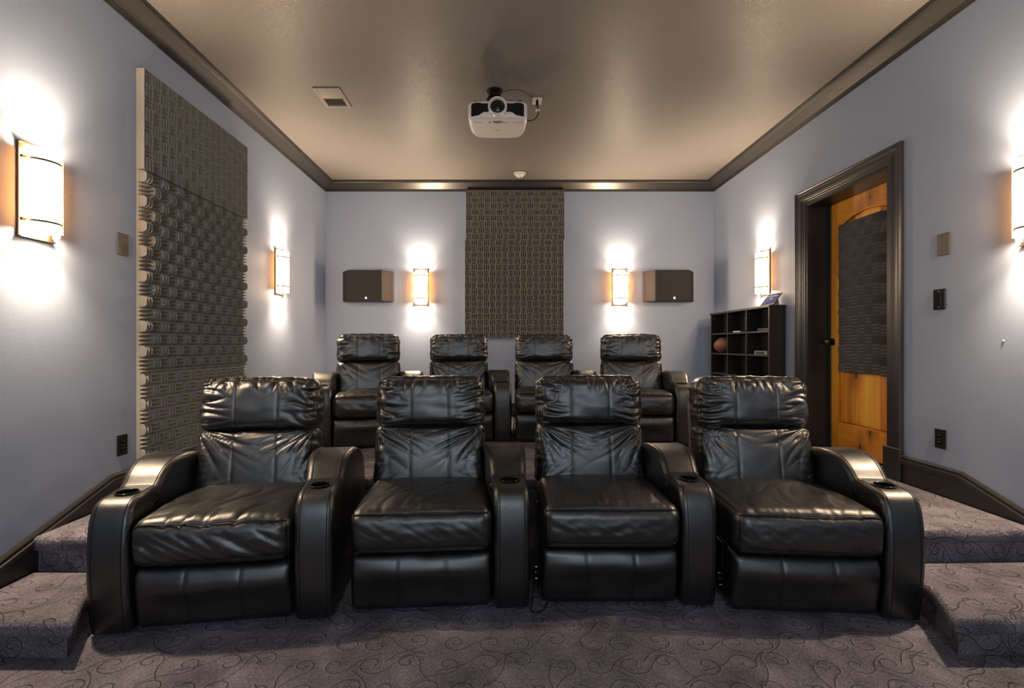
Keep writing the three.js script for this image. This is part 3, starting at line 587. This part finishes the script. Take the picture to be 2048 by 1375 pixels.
// ---------------------------------------------------------------- cubby shelf with its things
const SX = 2.472, SB = 2.622, SD0 = 4.655, SD1 = 5.97, STOP = EYE + 0.372;
{
  const s = thing('cubby_shelf', 'black cubby shelf standing against the right wall', 'shelf', [(SX + SB) / 2, PLAT + 0.001, -(SD0 + SD1) / 2]);
  const W = SD1 - SD0, H = STOP - PLAT - 0.001, Dp = SB - SX, t = 0.018;
  part('top_board', rbox(Dp + 0.012, 0.022, W + 0.02, 0.003, 0, H - 0.011, 0), M.shelf, s);
  part('back_panel', box(0.006, H - 0.03, W - 0.002, Dp / 2 - 0.003, (H - 0.03) / 2, 0), M.shelf, s);
  part('plinth', box(0.016, 0.06, W - 0.04, -Dp / 2 + 0.02, 0.03, 0), M.shelf, s);
  const hole = new THREE.CylinderGeometry(0.0035, 0.0035, 0.003, 8).rotateX(Math.PI / 2);
  for (let i = 0; i < 4; i++) {
    const z = W / 2 - t / 2 - i * (W - t) / 3;
    const b = part(i === 0 || i === 3 ? 'side_board' : 'divider', rbox(Dp - 0.004, H - 0.022, t, 0.002, 0, (H - 0.022) / 2, z), M.shelf, s);
    if (i > 0) {
      for (const hx of [-0.045, 0.035]) for (let r = 0; r < 14; r++) if (r % 5 !== 4) part('peg_hole', hole, M.hole, b).position.set(hx, H - 0.14 - r * 0.043, z + t / 2 + 0.0005);
      part('cam_lock', new THREE.CylinderGeometry(0.008, 0.008, 0.003, 14).rotateX(Math.PI / 2).translate(-0.045, H - 0.06, z + t / 2 + 0.001), M.hole, b);
    }
  }
  const cw = (W - t) / 3;
  for (let c = 0; c < 3; c++) for (const yy of [0.135, -0.093, -0.32, -0.55, -0.80]) {
    const z = W / 2 - t / 2 - (c + 0.5) * cw; part('shelf_board', rbox(Dp - 0.01, 0.018, cw - t - 0.001, 0.002, 0, EYE + yy - PLAT - 0.012, z), M.shelf, s);
  }
}
{ // football
  const L = 0.142, Rr = 0.086, pts = line(28, (t) => { const a = lerp(-1, 1, t); return new THREE.Vector2(Math.max(0.0005, Rr * Math.pow(Math.max(0, 1 - a * a), 0.85)), a * L); });
  const f = thing('football', 'brown leather football in the middle row of the cubby shelf', 'football', [2.525, EYE - 0.096 + Rr, -5.745], 0.32);
  part('ball_skin', new THREE.LatheGeometry(pts, 40).rotateX(HP), M.ball, f);
  for (const a of [0.45, 2.0, 3.6, 5.2]) part('panel_seam', tube(line(20, (t) => { const u = lerp(-0.96, 0.96, t), r = Rr * Math.pow(1 - u * u, 0.85); return V(Math.cos(a) * r, Math.sin(a) * r, u * L); }), 0.0014, 40, 5), M.seam, f);
  for (let i = 0; i < 6; i++) part('lace', rbox(0.026, 0.004, 0.005, 0.0015, 0, 0, 0), M.lace, f).position.set(-0.02, Rr * 0.985, -0.03 + i * 0.012);
}
const flat = (name, w, h, d, x, y, dd, mat, label, cat, extra) => { const t = thing(name, label, cat, [x, y, -dd]); part('case', rbox(w, h, d, Math.min(0.003, h / 3), 0, h / 2, 0), mat, t); if (extra) extra(t); return t; };
flat('disc_case', 0.12, 0.015, 0.17, 2.545, EYE + 0.133, 5.33, M.grey, 'thin grey disc case on the upper middle cubby shelf', 'case', (t) => part('spine', box(0.002, 0.010, 0.16, -0.061, 0.0075, 0), M.white, t));
flat('media_player', 0.125, 0.024, 0.20, 2.55, EYE + 0.133, 4.80, M.grey, 'slim grey media player on the upper cubby shelf nearest the door', 'player', (t) => part('front_panel', rbox(0.003, 0.018, 0.19, 0.001, -0.063, 0.012, 0), M.plasticGloss, t));
flat('game_console', 0.13, 0.036, 0.24, 2.548, EYE - 0.095, 4.83, M.grey, 'flat grey device on the middle cubby shelf nearest the door', 'console', (t) => { part('front_panel', rbox(0.003, 0.020, 0.16, 0.001, -0.066, 0.016, -0.01), M.plasticGloss, t); part('power_light', box(0.003, 0.010, 0.018, -0.0665, 0.012, 0.098), M.white, t); });
{ // tablet leaning on its stand
  const t = thing('tablet_computer', 'small tablet with violet screen leaning on top of the cubby shelf', 'tablet', [2.515, STOP + 0.001, -4.775], -HP + 0.12);
  const c = document.createElement('canvas'); c.width = 256; c.height = 180; const g = c.getContext('2d'); g.fillStyle = '#463f66'; g.fillRect(0, 0, 256, 180); g.fillStyle = '#5d5686'; g.fillRect(20, 24, 216, 132); g.fillStyle = '#a8a4c8'; g.beginPath(); g.ellipse(128, 84, 34, 20, 0, 0, 7); g.fill();
  const tex = new THREE.CanvasTexture(c); tex.colorSpace = THREE.SRGBColorSpace;
  const body = part('body', rbox(0.205, 0.145, 0.009, 0.004, 0, 0.0725, 0), M.plasticBlack, t); body.rotation.x = R(-38); body.position.set(0, 0.004, 0);
  const sm = std({ color: lin(0.01, 0.01, 0.012), roughness: 0.95, specularIntensity: 0.02, emissive: lin(1, 1, 1), emissiveMap: tex, emissiveIntensity: 0.8 });
  part('screen', new THREE.PlaneGeometry(0.187, 0.125).translate(0, 0.0725, 0.0052), sm, body);
  part('stand_leg', box(0.15, 0.10, 0.003, 0, 0.05, 0), M.white, t).position.set(0, 0, -0.075); t.children[1].rotation.x = R(10);
}

// ---------------------------------------------------------------- ceiling things
{ // projector
  const PX = -0.045, PF = 3.80, y0 = EYE + 1.722, y1 = EYE + 1.862, h = y1 - y0;
  const p = thing('projector', 'white ceiling projector with round lens and black front', 'projector', [PX, y0, -PF], 0);
  const sh = new THREE.Shape(); sh.moveTo(-0.17, 0.01); sh.quadraticCurveTo(0, -0.012, 0.17, 0.01); sh.quadraticCurveTo(0.226, 0.018, 0.228, 0.07); sh.lineTo(0.224, 0.17); sh.bezierCurveTo(0.220, 0.30, 0.195, 0.362, 0.150, 0.374); sh.quadraticCurveTo(0, 0.402, -0.150, 0.374); sh.bezierCurveTo(-0.195, 0.362, -0.220, 0.30, -0.224, 0.17); sh.lineTo(-0.228, 0.07); sh.quadraticCurveTo(-0.226, 0.018, -0.17, 0.01);
  const b = 0.022, g = new THREE.ExtrudeGeometry(sh, { depth: h - 2 * b, curveSegments: 20, bevelEnabled: true, bevelThickness: b, bevelSize: b, bevelOffset: -b, bevelSegments: 5 }); g.rotateX(-HP).translate(0, b, 0);
  const body = part('body', toCreasedNormals(worldUV(g), R(40)), M.white, p);
  // black front windows beside the lens
  const win = (k, name) => {
    const n = 40, ev = (tab, x) => { for (let i = 1; i < tab.length; i++) if (x <= tab[i][0]) { const t = (x - tab[i - 1][0]) / (tab[i][0] - tab[i - 1][0]); return lerp(tab[i - 1][1], tab[i][1], t * t * (3 - 2 * t)); } return tab[tab.length - 1][1]; };
    const lo = [[0.05, 0.048], [0.10, 0.047], [0.155, 0.022], [0.196, 0.018], [0.2085, 0.030]], hi = [[0.05, 0.111], [0.11, 0.111], [0.15, 0.119], [0.19, 0.117], [0.2085, 0.098]];
    const zf = (x) => (x < 0.17 ? 0.0012 - 0.011 * Math.pow(x / 0.17, 2) : -0.0098 - 0.020 * Math.pow((x - 0.17) / 0.0385, 2)), pos = [], idx = [];
    for (let i = 0; i <= n; i++) { const x = lerp(0.05, 0.2085, i / n), y0 = ev(lo, x), y1 = ev(hi, x), z = zf(x); for (const [y, q] of [[y0, -0.02], [y0, 0.0015], [y1, 0.0015], [y1, -0.02]]) pos.push(k * x, y, z + q + 0.0015); }
    for (let i = 0; i < n; i++) for (let j = 0; j < 4; j++) { const a = i * 4 + j, b = i * 4 + (j + 1) % 4, c = a + 4, d = b + 4; k > 0 ? idx.push(a, c, b, b, c, d) : idx.push(a, b, c, b, d, c); }
    idx.push(...(k > 0 ? [0, 1, 2, 0, 2, 3] : [0, 2, 1, 0, 3, 2])); const e0 = n * 4; idx.push(...(k > 0 ? [e0, e0 + 2, e0 + 1, e0, e0 + 3, e0 + 2] : [e0, e0 + 1, e0 + 2, e0, e0 + 2, e0 + 3]));
    const q = new THREE.BufferGeometry(); q.setAttribute('position', new THREE.Float32BufferAttribute(pos, 3)); q.setIndex(idx);
    return part(name, worldUV(toCreasedNormals(q, R(40))), M.plasticGloss, p);
  };
  win(-1, 'intake_window'); const ex = win(1, 'exhaust_window');
  for (let i = 0; i < 9; i++) part('vent_slat', box(0.0025, 0.068, 0.004, 0.122 + i * 0.008, 0.076, 0.0035 - 0.011 * Math.pow((0.122 + i * 0.008) / 0.17, 2) - (i > 6 ? (i - 6) * 0.002 : 0)), M.darkMetal, ex);
  const lx = 0, ly = 0.078;
  const ring = new THREE.LatheGeometry([[0.055, -0.02], [0.056, 0.026], [0.058, 0.033], [0.064, 0.036], [0.070, 0.030], [0.073, 0.012], [0.074, -0.03]].map(([r, z]) => new THREE.Vector2(r, z)), 56).rotateX(HP).translate(lx, ly, 0.008);
  const rg = part('lens_ring', ring, M.white, p);
  const lens = new THREE.LatheGeometry([[0, 0.014], [0.02, 0.012], [0.038, 0.006], [0.046, 0], [0.056, 0.0]].map(([r, z]) => new THREE.Vector2(r, z)), 48).rotateX(HP).translate(lx, ly, 0.008);
  part('lens_glass', lens, M.lens, rg);
  // underside: lens dial recess, label, lettering
  part('shift_dial', new THREE.CylinderGeometry(0.032, 0.036, 0.010, 40, 1, false, 0, Math.PI).rotateY(HP).translate(0, 0.002, -0.052), M.grey, p).userData.label = 'grey half-round lens shift dial';
  part('shift_dial', rbox(0.012, 0.003, 0.014, 0.001, -0.062, -0.0005, -0.075), M.plasticBlack, p);
  const ink = (text, w, hgt, x, z, font) => {
    const c = document.createElement('canvas'); c.width = 256; c.height = 64; const q = c.getContext('2d'); q.fillStyle = '#ffffff'; q.fillRect(0, 0, 256, 64); q.fillStyle = '#000000'; q.font = font; q.textAlign = 'center'; q.textBaseline = 'middle'; q.fillText(text, 128, 34);
    const im = q.getImageData(0, 0, 256, 64), a = dataTexRect(im);
    const m = part('lettering', new THREE.PlaneGeometry(w, hgt).rotateX(HP).translate(x, -0.0008, z), std({ color: lin(0.05, 0.05, 0.05), roughness: 0.5, alphaMap: a, transparent: true }), p); return m;
  };
  function dataTexRect(im) { const d = new Uint8Array(im.data.length); for (let i = 0; i < d.length; i += 4) { d[i] = d[i + 1] = d[i + 2] = 255 - im.data[i]; d[i + 3] = 255; } const t = new THREE.DataTexture(d, im.width, im.height, THREE.RGBAFormat); t.flipY = true; t.magFilter = THREE.LinearFilter; t.needsUpdate = true; return t; }
  ink('EPSON', 0.075, 0.019, 0, -0.215, 'bold 52px sans-serif');
  part('label_strip', box(0.044, 0.001, 0.010, 0.055, -0.0003, -0.08), M.grey, p);
  for (const k of [-1, 1]) part('grip_recess', rbox(0.075, 0.002, 0.006, 0.001, k * 0.155, -0.0004, -0.072), M.grey, p);
  for (const [x, z] of [[-0.17, -0.06], [0.17, -0.06], [0, -0.33]]) part('levelling_foot', new THREE.CylinderGeometry(0.016, 0.018, 0.014, 18).translate(x, h + 0.006, z), M.plasticBlack, p);
}
{ // mount
  const m = thing('projector_mount', 'black ceiling mount holding the white projector', 'mount', [-0.07, CEIL - 0.0005, -3.98]);
  part('ceiling_plate', new THREE.CylinderGeometry(0.062, 0.062, 0.008, 32).translate(0, -0.004, 0), M.darkMetal, m);
  part('collar', new THREE.CylinderGeometry(0.042, 0.055, 0.05, 28).translate(0, -0.033, 0), M.plasticBlack, m);
  part('ball_joint', new THREE.SphereGeometry(0.036, 28, 18).translate(0, -0.075, 0), M.plasticBlack, m);
  part('hub', rbox(0.13, 0.018, 0.11, 0.006, 0, -0.112, 0), M.darkMetal, m);
  for (const [x, z] of [[-0.12, 0.09], [0.14, 0.10], [-0.12, -0.12], [0.14, -0.12]]) part('arm', tube([[0, -0.114, 0], [x * 0.5, -0.118, z * 0.5], [x, -0.135, z], [x, -0.1565, z]], 0.008, 24, 8), M.darkMetal, m);
  for (const k of [-1, 1]) part('thumb_screw', new THREE.CylinderGeometry(0.011, 0.011, 0.026, 14).rotateZ(HP).translate(k * 0.052, -0.075, 0.01), M.darkMetal, m);
}
{ // ceiling outlet, cords
  const o = thing('ceiling_outlet', 'cream outlet plate on the ceiling right of the projector', 'outlet', [0.277, CEIL - 0.0005, -4.135]);
  part('cover_plate', rbox(0.078, 0.008, 0.122, 0.003, 0, -0.004, 0), M.cream, o);
  for (const k of [-1, 1]) part('socket', rbox(0.034, 0.004, 0.030, 0.0015, 0, -0.009, k * 0.028), M.white, o);
  const c = new THREE.Group(); c.name = 'power_cord'; c.position.set(0.277 + 0.045, CEIL - 0.0115 - (EYE + 1.722), -4.107 + 3.80); scene.getObjectByName('projector').add(c);
  part('plug', new THREE.CylinderGeometry(0.010, 0.014, 0.045, 16).translate(0, -0.0225, 0), M.plasticBlack, c);
  part('wire', tube([[0, -0.03, 0], [0.004, -0.09, 0.04], [0.0, -0.155, 0.07], [-0.03, -0.20, 0.09], [-0.07, -0.215, 0.10], [-0.098, -0.212, 0.11]], 0.0045, 60, 8), M.plasticBlack, c);
  part('tag', rbox(0.036, 0.018, 0.012, 0.002, 0.0, -0.108, 0.05), M.white, c).userData.label = 'white tag round the cord';
  single('signal_cable', tube([[0.245, CEIL - 0.004, -4.09], [0.20, CEIL - 0.004, -4.03], [0.15, CEIL - 0.004, -3.975], [0.09, CEIL - 0.004, -3.955], [0.03, CEIL - 0.004, -3.97], [-0.004, CEIL - 0.012, -3.98]], 0.002, 60, 7), M.darkMetal, 'thin dark cable running from the projector mount along the ceiling', 'cable');
  const a = thing('cable_adapter', 'black adapter with gold ring behind the projector top', 'adapter', [0.125, EYE + 1.886, -3.93]);
  part('block', rbox(0.036, 0.046, 0.05, 0.005), M.plasticBlack, a);
  part('collar', new THREE.TorusGeometry(0.013, 0.004, 10, 22).rotateY(HP).translate(-0.022, 0, 0), M.brass, a);
}
{ // smoke detector
  const s = thing('smoke_detector', 'white round smoke detector on ceiling near the back wall', 'smoke detector', [0.19, CEIL - 0.0005, -5.88]);
  part('base', new THREE.LatheGeometry([[0, 0], [0.070, 0], [0.072, -0.006], [0.070, -0.016], [0.064, -0.020], [0, -0.020]].map(([r, y]) => new THREE.Vector2(r, y)), 40), M.white, s);
  part('cover', new THREE.LatheGeometry([[0, -0.05], [0.030, -0.050], [0.036, -0.046], [0.040, -0.034], [0.056, -0.030], [0.058, -0.020], [0, -0.020]].map(([r, y]) => new THREE.Vector2(r, y)), 40), M.white, s);
  part('test_button', new THREE.CylinderGeometry(0.008, 0.008, 0.004, 16).translate(0.012, -0.0515, 0.005), M.grey, s);
}
{ // air vent
  const v = thing('ceiling_vent', 'taupe rectangular air vent set in the ceiling', 'vent', [-1.395, CEIL - 0.0005, -4.085]);
  const W = 0.215, L = 0.325, f = 0.030;
  for (const k of [-1, 1]) { part('frame', rbox(f, 0.010, L, 0.003, k * (W - f) / 2, -0.005, 0), M.vent, v); part('frame', rbox(W - 2 * f, 0.010, f, 0.003, 0, -0.005, k * (L - f) / 2), M.vent, v); }
  part('dark_backing', box(W - 2 * f + 0.002, 0.001, L - 2 * f + 0.002, 0, -0.0006, 0), M.plasticBlack, v);  // black sheet painted in for the shade of the vent opening
  part('crossbar', rbox(W - 2 * f, 0.008, 0.008, 0.002, 0, -0.006, 0), M.vent, v);
  for (let i = 0; i < 5; i++) for (const k of [-1, 1]) { const b = part('louvre', rbox(W - 2 * f, 0.0015, 0.026, 0.0006), M.vent, v); b.position.set(0, -0.0075, k * (0.020 + i * 0.0235)); b.rotation.x = R(-k * 22); }
  for (const k of [-1, 1]) part('screw', new THREE.CylinderGeometry(0.004, 0.004, 0.002, 12).translate(0, -0.0105, k * (L / 2 - 0.014)), M.darkMetal, v);
}

// ---------------------------------------------------------------- wall plates
function wallPlate(name, x, y, d, side, w, h, mat, label, category, kind) {
  const o = thing(name, label, category, [x, y, -d], side > 0 ? HP : -HP);
  part('cover_plate', rbox(w, h, 0.007, 0.003, 0, 0, 0.0035), mat, o);
  if (kind === 'blank') for (const k of [-1, 1]) part('screw', new THREE.CylinderGeometry(0.003, 0.003, 0.002, 10).rotateX(HP).translate(0, k * h * 0.36, 0.0075), M.darkMetal, o);
  if (kind === 'outlet') { for (const k of [-1, 1]) { const s = part('socket', rbox(0.034, 0.029, 0.004, 0.0015, 0, k * 0.0205, 0.008), M.plasticGloss, o); for (const q of [-1, 1]) part('slot', box(0.003, 0.009, 0.001, q * 0.0065, k * 0.0205 + 0.003, 0.0103), M.grey, s); } part('screw', new THREE.CylinderGeometry(0.003, 0.003, 0.002, 10).rotateX(HP).translate(0, 0, 0.0075), M.grey, o); }
  if (kind === 'switch') { const s = part('rocker', rbox(0.034, 0.068, 0.006, 0.002, 0, 0, 0.009), M.plasticGloss, o); s.rotation.x = R(2.5); for (const k of [-1, 1]) part('screw', new THREE.CylinderGeometry(0.003, 0.003, 0.002, 10).rotateX(HP).translate(0, k * 0.048, 0.0075), M.grey, o); }
  return o;
}
wallPlate('cover_plate', XL + 0.0005, EYE + 0.585, 2.918, 1, 0.080, 0.128, M.plate, 'taupe blank wall plate beside the left foam panels', 'wall plate', 'blank');
wallPlate('power_outlet', XL + 0.0005, EYE - 0.583, 2.913, 1, 0.076, 0.120, M.plasticBlack, 'black power outlet low on the left wall', 'outlet', 'outlet');
wallPlate('cover_plate', XR - 0.0005, EYE + 0.60, 2.985, -1, 0.084, 0.130, M.plate, 'taupe blank wall plate on the right wall above the switch', 'wall plate', 'blank');
wallPlate('light_switch', XR - 0.0005, EYE + 0.273, 3.012, -1, 0.082, 0.124, M.plasticGloss, 'glossy black light switch on the right wall', 'switch', 'switch');
wallPlate('power_outlet', XR - 0.0005, EYE - 0.565, 3.006, -1, 0.074, 0.116, M.plasticBlack, 'black power outlet low on the right wall by the door', 'outlet', 'outlet');
single('wall_anchor', new THREE.SphereGeometry(0.006, 12, 8).scale(0.5, 1, 1).translate(XR - 0.001, EYE + 0.02, -2.63), M.white, 'tiny white screw anchor on the bare right wall', 'anchor');

renderer.render(scene, camera);
